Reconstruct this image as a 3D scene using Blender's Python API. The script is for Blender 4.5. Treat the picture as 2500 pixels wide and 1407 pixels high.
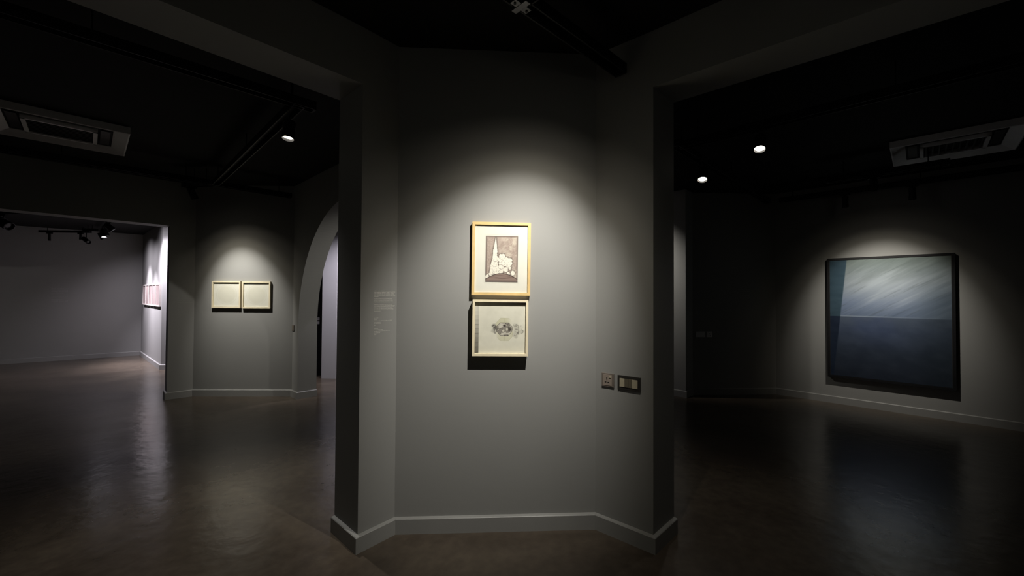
import bpy, bmesh, math, random
import numpy as np
from mathutils import Vector, Matrix

for o in list(bpy.data.objects):
    bpy.data.objects.remove(o, do_unlink=True)
scene = bpy.context.scene
COL = scene.collection

# ------------------------------------------------------------------ camera
CAM_H = 1.55
cam_d = bpy.data.cameras.new('camera')
cam = bpy.data.objects.new('camera', cam_d)
COL.objects.link(cam)
cam_d.sensor_width = 36.0
cam_d.lens = 14.4                      # 1000 px on a 2500 px wide frame
cam_d.clip_start = 0.02
cam_d.clip_end = 200
cam.matrix_world = (Matrix.Translation((0, 0, CAM_H)) @
                    Matrix.Rotation(math.radians(90.97), 4, 'X') @
                    Matrix.Rotation(math.radians(0.33), 4, 'Z'))
scene.camera = cam

# ------------------------------------------------------------------ world, view
world = bpy.data.worlds.new('night')
scene.world = world
world.use_nodes = True
world.node_tree.nodes['Background'].inputs[0].default_value = (0, 0, 0, 1)
world.node_tree.nodes['Background'].inputs[1].default_value = 0.0
scene.view_settings.view_transform = 'Standard'
scene.view_settings.look = 'None'
scene.view_settings.exposure = 0.0
scene.view_settings.gamma = 1.0
scene.view_settings.use_curve_mapping = False

# lamp settings, all in one place: (watts, cone degrees, blend, colour)
WARM = (1.0, 0.965, 0.90)
FRINGE = (1.0, 0.91, 0.74)
NEUT = (1.0, 0.95, 0.87)
COOL = (0.95, 0.88, 1.0)

# ------------------------------------------------------------------ materials
def lin(c):
    c = [x / 255.0 for x in c]
    return tuple((x / 12.92 if x <= 0.04045 else ((x + 0.055) / 1.055) ** 2.4) for x in c)

MATS = {}
def mat(name, color, rough=0.6, spec=0.5, metal=0.0, noise=0.0, nscale=6.0, bump=0.0, bscale=80.0):
    m = bpy.data.materials.new(name)
    m.use_nodes = True
    nt = m.node_tree
    b = nt.nodes['Principled BSDF']
    b.inputs['Base Color'].default_value = (*color, 1)
    b.inputs['Roughness'].default_value = rough
    b.inputs['Specular IOR Level'].default_value = spec
    b.inputs['Metallic'].default_value = metal
    tc = nt.nodes.new('ShaderNodeTexCoord')
    if noise > 0:
        n = nt.nodes.new('ShaderNodeTexNoise')
        n.inputs['Scale'].default_value = nscale
        n.inputs['Detail'].default_value = 5
        nt.links.new(tc.outputs['Object'], n.inputs['Vector'])
        r = nt.nodes.new('ShaderNodeValToRGB')
        r.color_ramp.elements[0].position = 0.3
        r.color_ramp.elements[1].position = 0.7
        r.color_ramp.elements[0].color = (*[c * (1 - noise) for c in color], 1)
        r.color_ramp.elements[1].color = (*[min(1, c * (1 + noise)) for c in color], 1)
        nt.links.new(n.outputs['Fac'], r.inputs['Fac'])
        nt.links.new(r.outputs['Color'], b.inputs['Base Color'])
    if bump > 0:
        n2 = nt.nodes.new('ShaderNodeTexNoise')
        n2.inputs['Scale'].default_value = bscale
        n2.inputs['Detail'].default_value = 4
        nt.links.new(tc.outputs['Object'], n2.inputs['Vector'])
        bp = nt.nodes.new('ShaderNodeBump')
        bp.inputs['Strength'].default_value = bump
        bp.inputs['Distance'].default_value = 0.004
        nt.links.new(n2.outputs['Fac'], bp.inputs['Height'])
        nt.links.new(bp.outputs['Normal'], b.inputs['Normal'])
    MATS[name] = m
    return m

mat('wall_paint', (0.27, 0.27, 0.26), 0.62, 0.25, noise=0.03, nscale=1.2, bump=0.06, bscale=60)
mat('trim_paint', (0.27, 0.27, 0.26), 0.42, 0.4, noise=0.03, nscale=3)
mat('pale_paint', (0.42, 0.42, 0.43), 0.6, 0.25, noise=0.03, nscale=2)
mat('black_paint', (0.012, 0.012, 0.012), 0.8, 0.15, noise=0.1, nscale=3)
mat('black_metal', (0.009, 0.009, 0.010), 0.55, 0.22, noise=0.15, nscale=40)
mat('grey_metal', (0.14, 0.14, 0.145), 0.32, 0.5, metal=0.8, noise=0.1, nscale=60)
mat('white_plastic', (0.80, 0.79, 0.80), 0.45, 0.4, noise=0.03, nscale=10)
mat('dark_plastic', (0.03, 0.03, 0.03), 0.5, 0.4, noise=0.05, nscale=10)
mat('honey_wood', (0.60, 0.43, 0.19), 0.5, 0.3, noise=0.10, nscale=14)
mat('pale_wood', (0.72, 0.64, 0.46), 0.5, 0.3, noise=0.06, nscale=14)
mat('white_wood', (0.55, 0.51, 0.48), 0.5, 0.3, noise=0.05, nscale=14)
mat('black_wood', (0.008, 0.008, 0.009), 0.6, 0.2, noise=0.15, nscale=20)
mat('paper', (0.65, 0.63, 0.57), 0.9, 0.05, noise=0.02, nscale=25)
mat('drawing_paper', (0.58, 0.565, 0.51), 0.9, 0.05, noise=0.03, nscale=8)
mat('pink_paper', (0.24, 0.195, 0.185), 0.9, 0.05, noise=0.03, nscale=20)
mat('vinyl_text', (0.60, 0.59, 0.55), 0.6, 0.2, noise=0.02, nscale=50)
mat('faint_text', (0.33, 0.33, 0.32), 0.6, 0.2, noise=0.02, nscale=50)
mat('socket_bronze', (0.20, 0.17, 0.145), 0.4, 0.5, metal=0.25, noise=0.05, nscale=40)
mat('socket_face', (0.27, 0.225, 0.19), 0.45, 0.5, noise=0.04, nscale=40)
mat('switch_frame', (0.035, 0.032, 0.028), 0.35, 0.5, metal=0.2, noise=0.05, nscale=40)
mat('rocker_beige', (0.40, 0.36, 0.26), 0.35, 0.5, noise=0.03, nscale=40)
mat('rocker_brown', (0.12, 0.105, 0.075), 0.35, 0.5, noise=0.03, nscale=40)
mat('hole_black', (0.004, 0.004, 0.004), 0.7, 0.2, noise=0.05, nscale=40)

def paint_mat():
    m = bpy.data.materials.new('artwork_pigment')
    m.use_nodes = True
    nt = m.node_tree
    b = nt.nodes['Principled BSDF']
    a = nt.nodes.new('ShaderNodeAttribute')
    a.attribute_name = 'pigment'
    mu = nt.nodes.new('ShaderNodeMixRGB')
    mu.blend_type = 'MULTIPLY'
    mu.inputs[0].default_value = 1.0
    mu.inputs[2].default_value = (0.90, 0.90, 0.90, 1)
    nt.links.new(a.outputs['Color'], mu.inputs[1])
    nt.links.new(mu.outputs['Color'], b.inputs['Base Color'])
    b.inputs['Roughness'].default_value = 0.75
    b.inputs['Specular IOR Level'].default_value = 0.15
    MATS['pigment'] = m
paint_mat()

def pane_mat():
    m = bpy.data.materials.new('picture_glass')
    m.use_nodes = True
    nt = m.node_tree
    nt.nodes.remove(nt.nodes['Principled BSDF'])
    out = nt.nodes['Material Output']
    t = nt.nodes.new('ShaderNodeBsdfTransparent')
    t.inputs['Color'].default_value = (0.97, 0.98, 0.97, 1)
    g = nt.nodes.new('ShaderNodeBsdfGlossy')
    g.inputs['Roughness'].default_value = 0.03
    lw = nt.nodes.new('ShaderNodeLayerWeight')       # same weight seen from either side of the pane
    lw.inputs['Blend'].default_value = 0.5
    pw = nt.nodes.new('ShaderNodeMath')
    pw.operation = 'POWER'
    pw.inputs[1].default_value = 5.0
    nt.links.new(lw.outputs['Facing'], pw.inputs[0])
    f = nt.nodes.new('ShaderNodeMapRange')
    f.inputs['To Min'].default_value = 0.025
    f.inputs['To Max'].default_value = 0.9
    nt.links.new(pw.outputs[0], f.inputs['Value'])
    mx = nt.nodes.new('ShaderNodeMixShader')
    nt.links.new(f.outputs[0], mx.inputs[0])
    nt.links.new(t.outputs[0], mx.inputs[1])
    nt.links.new(g.outputs[0], mx.inputs[2])
    nt.links.new(mx.outputs[0], out.inputs['Surface'])
    MATS['glass'] = m
pane_mat()

def emit_mat(name, color, strength):
    m = bpy.data.materials.new(name)
    m.use_nodes = True
    nt = m.node_tree
    b = nt.nodes['Principled BSDF']
    b.inputs['Base Color'].default_value = (0.8, 0.8, 0.8, 1)
    b.inputs['Emission Color'].default_value = (*color, 1)
    b.inputs['Emission Strength'].default_value = strength
    MATS[name] = m
emit_mat('lens_lit_warm', (1.0, 0.93, 0.80), 14)
emit_mat('lens_lit_cool', (0.97, 0.95, 1.0), 14)

def floor_mat():
    m = bpy.data.materials.new('polished_concrete')
    m.use_nodes = True
    nt = m.node_tree
    L = nt.links.new
    b = nt.nodes['Principled BSDF']
    tc = nt.nodes.new('ShaderNodeTexCoord')
    n1 = nt.nodes.new('ShaderNodeTexNoise')
    n1.inputs['Scale'].default_value = 0.9
    n1.inputs['Detail'].default_value = 8
    n1.inputs['Roughness'].default_value = 0.62
    n1.inputs['Distortion'].default_value = 0.6
    L(tc.outputs['Object'], n1.inputs['Vector'])
    r1 = nt.nodes.new('ShaderNodeValToRGB')
    e = r1.color_ramp.elements
    e[0].position = 0.30
    e[0].color = (0.046, 0.035, 0.025, 1)
    e[1].position = 0.72
    e[1].color = (0.128, 0.104, 0.076, 1)
    k = r1.color_ramp.elements.new(0.5)
    k.color = (0.080, 0.063, 0.047, 1)
    L(n1.outputs['Fac'], r1.inputs['Fac'])
    n2 = nt.nodes.new('ShaderNodeTexNoise')
    n2.inputs['Scale'].default_value = 14
    n2.inputs['Detail'].default_value = 6
    L(tc.outputs['Object'], n2.inputs['Vector'])
    mx = nt.nodes.new('ShaderNodeMixRGB')
    mx.blend_type = 'OVERLAY'
    mx.inputs[0].default_value = 0.35
    L(r1.outputs['Color'], mx.inputs[1])
    L(n2.outputs['Fac'], mx.inputs[2])
    L(mx.outputs['Color'], b.inputs['Base Color'])
    n3 = nt.nodes.new('ShaderNodeTexNoise')
    n3.inputs['Scale'].default_value = 2.2
    n3.inputs['Detail'].default_value = 5
    L(tc.outputs['Object'], n3.inputs['Vector'])
    mr = nt.nodes.new('ShaderNodeMapRange')
    mr.inputs['To Min'].default_value = 0.16
    mr.inputs['To Max'].default_value = 0.30
    L(n3.outputs['Fac'], mr.inputs['Value'])
    L(mr.outputs['Result'], b.inputs['Roughness'])
    b.inputs['Specular IOR Level'].default_value = 0.5
    mp = nt.nodes.new('ShaderNodeMapping')
    mp.inputs['Scale'].default_value = (1.0, 1.0, 1.0)
    L(tc.outputs['Object'], mp.inputs['Vector'])
    n4 = nt.nodes.new('ShaderNodeTexNoise')
    n4.inputs['Scale'].default_value = 8.0
    n4.inputs['Detail'].default_value = 3
    L(mp.outputs['Vector'], n4.inputs['Vector'])
    bp = nt.nodes.new('ShaderNodeBump')
    bp.inputs['Strength'].default_value = 0.22
    bp.inputs['Distance'].default_value = 0.012
    L(n4.outputs['Fac'], bp.inputs['Height'])
    L(bp.outputs['Normal'], b.inputs['Normal'])
    MATS['floor'] = m
floor_mat()

# ------------------------------------------------------------------ helpers
def tag(o, label=None, cat=None, group=None, kind=None):
    if label: o['label'] = label
    if cat: o['category'] = cat
    if group: o['group'] = group
    if kind: o['kind'] = kind
    return o

def obj(name, bm, material, parent=None, smooth=False):
    me = bpy.data.meshes.new(name)
    bmesh.ops.recalc_face_normals(bm, faces=bm.faces)
    bm.to_mesh(me)
    bm.free()
    if smooth:
        for p in me.polygons:
            p.use_smooth = True
    o = bpy.data.objects.new(name, me)
    me.materials.append(MATS[material])
    COL.objects.link(o)
    if parent:
        o.parent = parent
    return o

def empty(name, loc, rz=0.0):
    o = bpy.data.objects.new(name, None)
    o.empty_display_size = 0.1
    o.location = loc
    o.rotation_euler = (0, 0, rz)
    COL.objects.link(o)
    return o

def box(bm, x0, x1, y0, y1, z0, z1, M=None):
    vs = [bm.verts.new(v) for v in ((x0, y0, z0), (x1, y0, z0), (x1, y1, z0), (x0, y1, z0),
                                    (x0, y0, z1), (x1, y0, z1), (x1, y1, z1), (x0, y1, z1))]
    for f in ((0, 3, 2, 1), (4, 5, 6, 7), (0, 1, 5, 4), (1, 2, 6, 5), (2, 3, 7, 6), (3, 0, 4, 7)):
        bm.faces.new([vs[i] for i in f])
    if M is not None:
        bmesh.ops.transform(bm, matrix=M, verts=vs)
    return vs

def rbox(x0, x1, y0, y1, z0, z1, r):
    bm = bmesh.new()
    box(bm, x0, x1, y0, y1, z0, z1)
    bmesh.ops.bevel(bm, geom=list(bm.edges), offset=r, segments=2, affect='EDGES', profile=0.6)
    return bm

def prism(bm, pts, z0, z1):
    lo = [bm.verts.new((x, y, z0)) for x, y in pts]
    hi = [bm.verts.new((x, y, z1)) for x, y in pts]
    n = len(pts)
    bm.faces.new(lo[::-1])
    bm.faces.new(hi)
    for i in range(n):
        bm.faces.new((lo[i], lo[(i + 1) % n], hi[(i + 1) % n], hi[i]))

def cyl(bm, r0, r1, z0, z1, seg=24, M=None, caps=True):
    a = [bm.verts.new((r0 * math.cos(2 * math.pi * i / seg), r0 * math.sin(2 * math.pi * i / seg), z0)) for i in range(seg)]
    b = [bm.verts.new((r1 * math.cos(2 * math.pi * i / seg), r1 * math.sin(2 * math.pi * i / seg), z1)) for i in range(seg)]
    for i in range(seg):
        bm.faces.new((a[i], a[(i + 1) % seg], b[(i + 1) % seg], b[i]))
    if caps:
        bm.faces.new(a[::-1])
        bm.faces.new(b)
    if M is not None:
        bmesh.ops.transform(bm, matrix=M, verts=a + b)

def lathe(prof, seg=32):
    bm = bmesh.new()
    rings = []
    for r, z in prof:
        rings.append([bm.verts.new((r * math.cos(2 * math.pi * i / seg), r * math.sin(2 * math.pi * i / seg), z)) for i in range(seg)])
    for j in range(len(rings) - 1):
        for i in range(seg):
            bm.faces.new((rings[j][i], rings[j][(i + 1) % seg], rings[j + 1][(i + 1) % seg], rings[j + 1][i]))
    return bm

def rod(bm, a, b, r, seg=10):
    a, b = Vector(a), Vector(b)
    d = b - a
    M = Matrix.Translation(a) @ d.to_track_quat('Z', 'Y').to_matrix().to_4x4()
    cyl(bm, r, r, 0, d.length, seg, M)

def isect(p, d, q, e):
    den = d[0] * e[1] - d[1] * e[0]
    t = ((q[0] - p[0]) * e[1] - (q[1] - p[1]) * e[0]) / den
    return (p[0] + t * d[0], p[1] + t * d[1])

def offset_poly(pts, d, closed=False):
    """offset to the LEFT of travel by d, mitred"""
    n = len(pts)
    lines = []
    m = n if closed else n - 1
    for i in range(m):
        p, q = pts[i], pts[(i + 1) % n]
        dx, dy = q[0] - p[0], q[1] - p[1]
        l = math.hypot(dx, dy)
        lines.append(((p[0] - dy / l * d, p[1] + dx / l * d), (dx / l, dy / l)))
    out = []
    for i in range(n):
        if not closed and i == 0:
            out.append(lines[0][0])
        elif not closed and i == n - 1:
            p, q = pts[-2], pts[-1]
            L = math.hypot(q[0] - p[0], q[1] - p[1])
            b, e = lines[-1]
            out.append((b[0] + e[0] * L, b[1] + e[1] * L))
        else:
            a, b = lines[(i - 1) % m], lines[i % m]
            out.append(isect(a[0], a[1], b[0], b[1]))
    return out

H = 3.19
BB_H, BB_T = 0.098, 0.024

def baseboard(name, pts, material='trim_paint', label=None):
    """pts run so that the room lies on the RIGHT; profile sticks out to the right"""
    bm = bmesh.new()
    prof = [(0.0, 0.0), (BB_T, 0.0), (BB_T, BB_H - 0.004), (BB_T - 0.004, BB_H), (0.0, BB_H + 0.004)]
    rows = []
    for t, z in prof:
        rows.append([bm.verts.new((x, y, z)) for x, y in offset_poly(pts, -t)])
    n = len(pts)
    for j in range(len(prof)):
        a, b = rows[j], rows[(j + 1) % len(prof)]
        for i in range(n - 1):
            bm.faces.new((a[i], a[i + 1], b[i + 1], b[i]))
    bm.faces.new([r[0] for r in rows])
    bm.faces.new([r[-1] for r in rows][::-1])
    o = obj(name, bm, material)
    return tag(o, label, 'baseboard', kind='structure')

def wall(name, pts, z0=0.0, z1=H, material='wall_paint', label=None, cat='wall'):
    bm = bmesh.new()
    prism(bm, pts, z0, z1)
    return tag(obj(name, bm, material), label, cat, kind='structure')

def slab_wall(name, p, q, thick, label, material='wall_paint', z0=0.0, z1=H):
    """wall from p to q, its face on the right of travel, thickness to the left"""
    o = offset_poly([p, q], thick)
    return wall(name, [p, q, o[1], o[0]], z0, z1, material, label)

def profile_wall(name, p, q, outline, thick, label, material='wall_paint'):
    """outline in (s, z) along p->q, face on the right of travel"""
    dx, dy = q[0] - p[0], q[1] - p[1]
    l = math.hypot(dx, dy)
    u = (dx / l, dy / l)
    nrm = (-u[1], u[0])
    bm = bmesh.new()
    fr = [bm.verts.new((p[0] + u[0] * s, p[1] + u[1] * s, z)) for s, z in outline]
    bk = [bm.verts.new((p[0] + u[0] * s + nrm[0] * thick, p[1] + u[1] * s + nrm[1] * thick, z)) for s, z in outline]
    bm.faces.new(fr)
    bm.faces.new(bk[::-1])
    n = len(outline)
    for i in range(n):
        bm.faces.new((fr[i], bk[i], bk[(i + 1) % n], fr[(i + 1) % n]))
    bm.normal_update()
    bmesh.ops.triangulate(bm, faces=[f for f in bm.faces if len(f.verts) > 4], ngon_method='EAR_CLIP')
    return tag(obj(name, bm, material), label, 'wall', kind='structure')

def along(p, ang, s):
    return (p[0] + math.cos(math.radians(ang)) * s, p[1] + math.sin(math.radians(ang)) * s)

# ------------------------------------------------------------------ floor and ceiling
bm = bmesh.new()
box(bm, -15, 10, -7, 15, -0.12, 0.0)
tag(obj('floor', bm, 'floor'), 'dark brown polished concrete floor of the gallery', 'floor', kind='structure')
bm = bmesh.new()
box(bm, -15, 10, -7, 15, H, H + 0.12)
tag(obj('ceiling', bm, 'black_paint'), 'black painted gallery ceiling', 'ceiling', kind='structure')

# ------------------------------------------------------------------ octagon hall: four piers and lintels
BBP = [(-1.170, 2.689), (-0.9185, 2.456), (-0.7435, 2.665), (0.5569, 2.7366), (0.8652, 2.472), (1.0887, 2.695)]
CTR = (0.06, -0.06)
LINT = 2.84
Wf = offset_poly(BBP, BB_T)            # wall faces behind the baseboard faces
def close_back(w):
    A, B, C, D, E, F = w
    bc = (C[0] - B[0], C[1] - B[1])
    de = (E[0] - D[0], E[1] - D[1])
    cd = (D[0] - C[0], D[1] - C[1])
    l = math.hypot(*cd)
    n = (-cd[1] / l, cd[0] / l)
    base = (C[0] + n[0] * 0.33, C[1] + n[1] * 0.33)
    return [A, B, C, D, E, F, isect(F, de, base, cd), isect(A, bc, base, cd)]
def rot(p, deg):
    a = math.radians(deg)
    x, y = p[0] - CTR[0], p[1] - CTR[1]
    return (CTR[0] + x * math.cos(a) - y * math.sin(a), CTR[1] + x * math.sin(a) + y * math.cos(a))
PIERS = {}
for nm, deg, lab in (('front', 0, 'grey angled pier wall holding the two stacked prints'),
                     ('left', 90, 'grey angled pier wall left of the viewer'),
                     ('rear', 180, 'grey angled pier wall behind the viewer'),
                     ('right', 270, 'grey angled pier wall right of the viewer')):
    w = [rot(p, deg) for p in Wf]
    PIERS[nm] = w
    poly = close_back(w)
    wall('wall_pier_' + nm, poly, label=lab)
    ring = poly + [poly[0]]
    baseboard('baseboard_pier_' + nm, poly[:6], label='grey baseboard around the ' + nm + ' pier')
for i, (a, b) in enumerate((('front', 'left'), ('left', 'rear'), ('rear', 'right'), ('right', 'front'))):
    A, B = PIERS[a][0], PIERS[a][1]
    E, F = PIERS[b][4], PIERS[b][5]
    wall('wall_lintel_%d' % (i + 1), [B, A, F, E], LINT, H,
         label='grey lintel beam between the %s and %s piers' % (a, b), cat='lintel')

# ------------------------------------------------------------------ left room
Q1, Q2 = (-4.797, 6.166 + BB_T), (-3.322, 6.197 + BB_T)
AW = -44.0                              # direction of the arched wall
Q0 = along(Q1, 225, 0.300)
def P(s): return along(Q2, AW, s)
# picture wall (one prism with the bend on its left)
LB = along(Q0, 135, 0.26)
wall('wall_left_picture', [Q0, Q1, Q2, (Q2[0] + 0.2, Q2[1] + 0.3), (Q1[0] - 0.1, Q1[1] + 0.3), LB],
     label='dark grey wall holding the two square drawings')
# wall with the wide opening into the far left room
OP_TOP = 2.535
u225 = 228.5
far_end = along(Q0, u225, 5.2)
profile_wall('wall_left_opening', far_end, Q0,
             [(0, 0), (2.0, 0), (2.0, OP_TOP), (5.2, OP_TOP), (5.2, H), (0, H)], 0.26,
             'dark grey wall above and beside the wide opening')
# arch wall
S0, RAD, SPR, ARCH_T = 0.235, 1.64, 1.10, 0.27
S_END = 4.1
out = [(0, 0), (S0, 0)]
for k in range(0, 97):
    a = math.pi - math.pi * k / 96
    out.append((S0 + RAD + RAD * math.cos(a), SPR + RAD * math.sin(a)))
out += [(S0 + 2 * RAD, 0), (S_END, 0), (S_END, H), (0, H)]
profile_wall('wall_left_arch', Q2, P(S_END), out, ARCH_T, 'grey wall with a tall round arch')
jn = P(S0)
jf = along(jn, AW + 90, ARCH_T)
baseboard('baseboard_left_picture', [LB, Q0, Q1, Q2, jn, jf], label='grey baseboard under the two square drawings')

# space beyond the arch
V0, V1 = (-3.485, 7.53), (-3.215, 7.52)
V2 = along(V1, 44, 3.2)
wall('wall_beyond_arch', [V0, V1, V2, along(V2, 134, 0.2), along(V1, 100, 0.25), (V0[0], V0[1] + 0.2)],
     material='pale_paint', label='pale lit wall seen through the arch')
door = empty('door_1', (-3.62, 7.80, 0), 0)
tag(door, 'black door leaf seen edge on through the arch', 'door', kind='structure')
bm = bmesh.new()
box(bm, -0.30, 0.20, 0.0, 0.045, 0.0, 2.3)
obj('door_leaf', bm, 'black_paint', door)
for z in (1.075, 1.00):
    obj('lock_plate', rbox(-0.075, -0.035, -0.012, 0.0, z - 0.026, z + 0.026, 0.003), 'white_plastic', door)

# far left room
K = (-9.23, 10.22)
Wend = (-7.10, 8.312)
Kl = along(K, 180 + 39.9, 5.2)
slab_wall('wall_far_left', Kl, K, 0.2, 'dark grey far wall seen through the wide opening')
Wr = (-5.8, 8.35)
wall('wall_far_bright', [K, Wend, Wr, (Wr[0], Wr[1] + 0.25), (Wend[0] + 0.1, Wend[1] + 0.28), (K[0] + 0.2, K[1] + 0.2)],
     label='brightly lit pale wall with the row of five narrow frames')
baseboard('baseboard_far_left', [Kl, K, Wend, Wr], label='baseboard around the far left room')
# lower ceiling of the far left room
c0 = along(Q0, 135, 0.26)
c1 = along(far_end, 135, 0.26)
wall('ceiling_far_left', [c0, c1, (-14.2, 6.3), Kl, K, Wend, Wr, (-5.0, 8.2)], 3.0, 3.1, 'black_paint',
     'black lower ceiling of the far left room', 'ceiling')

# ------------------------------------------------------------------ right room
R1 = (4.192 + 0.01, 6.504 + BB_T)
R0 = (2.85, 6.44 + BB_T)
RJ = along(R0, 225, 0.27)
RJf = along(RJ, 135, 0.30)
R2 = along(R1, -45, 5.0)
wall('wall_right_corner', [RJf, RJ, R0, R1, (R1[0] + 0.1, R1[1] + 0.3), (R0[0] - 0.1, R0[1] + 0.3)],
     label='dark grey wall with socket plates beside the tall opening')
slab_wall('wall_right_painting', R1, R2, 0.25, 'grey wall holding the large blue painting')
baseboard('baseboard_right', [RJf, RJ, R0, R1, R2], label='grey baseboard under the large blue painting')
# short wall behind the front pier, closing the view between the two arches
slab_wall('wall_rear_right', (-1.0, 9.9), (6.5, 9.9), 0.2, 'dark grey wall far behind the pier')

# outer walls that close the building
slab_wall('wall_outer_left', (-8.6, -6.5), far_end, 0.2, 'dark grey outer wall of the left room')
slab_wall('wall_outer_right', R2, (7.9, -6.5), 0.2, 'dark grey outer wall of the right room')
slab_wall('wall_outer_rear', (8.2, -6.5), (-8.8, -6.5), 0.2, 'dark grey rear wall behind the viewer')

# ------------------------------------------------------------------ artworks
def pnoise(U, V, sx, sy, seed):
    rng = np.random.RandomState(seed)
    g = rng.rand(64, 64)
    x, y = U * sx, V * sy
    x0, y0 = np.floor(x).astype(int), np.floor(y).astype(int)
    fx, fy = x - x0, y - y0
    fx, fy = fx * fx * (3 - 2 * fx), fy * fy * (3 - 2 * fy)
    def G(a, b): return g[a % 64, b % 64]
    return (G(x0, y0) * (1 - fx) * (1 - fy) + G(x0 + 1, y0) * fx * (1 - fy) +
            G(x0, y0 + 1) * (1 - fx) * fy + G(x0 + 1, y0 + 1) * fx * fy)
def fbm(U, V, sx, sy, seed):
    return sum(pnoise(U, V, sx * 2 ** k, sy * 2 ** k, seed + k) * 0.5 ** k for k in range(4)) / 1.875
def sstep(a, b, x):
    t = np.clip((x - a) / (b - a), 0, 1)
    return t * t * (3 - 2 * t)
def mixc(c, d, t):
    return c * (1 - t[..., None]) + np.array(d, float) * t[..., None]

def art_mesh(name, parent, x0, x1, y, z0, z1, nx, nz, func):
    """flat printed sheet: a fine grid carrying its pigment as a colour attribute"""
    xs = np.linspace(x0, x1, nx + 1)
    zs = np.linspace(z0, z1, nz + 1)
    X, Z = np.meshgrid(xs, zs)
    co = np.stack([X, np.full_like(X, y), Z], -1).reshape(-1, 3)
    U, V = (X - x0) / (x1 - x0), (Z - z0) / (z1 - z0)
    rgb = np.clip(func(U, V), 0, 255) / 255.0
    rgb = np.where(rgb <= 0.04045, rgb / 12.92, ((rgb + 0.055) / 1.055) ** 2.4).reshape(-1, 3)
    i = np.arange(nz * nx)
    a = (i // nx) * (nx + 1) + i % nx
    faces = np.stack([a, a + 1, a + nx + 2, a + nx + 1], -1)
    me = bpy.data.meshes.new(name)
    me.vertices.add(len(co))
    me.vertices.foreach_set('co', co.ravel())
    me.loops.add(faces.size)
    me.loops.foreach_set('vertex_index', faces.ravel().astype(np.int32))
    me.polygons.add(len(faces))
    me.polygons.foreach_set('loop_start', (np.arange(len(faces)) * 4).astype(np.int32))
    me.polygons.foreach_set('loop_total', np.full(len(faces), 4, np.int32))
    me.update()
    me.validate()
    at = me.color_attributes.new('pigment', 'FLOAT_COLOR', 'POINT')
    at.data.foreach_set('color', np.concatenate([rgb, np.ones((len(rgb), 1))], 1).ravel().astype(np.float32))
    me.materials.append(MATS['pigment'])
    o = bpy.data.objects.new(name, me)
    COL.objects.link(o)
    o.parent = parent
    return o

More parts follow.
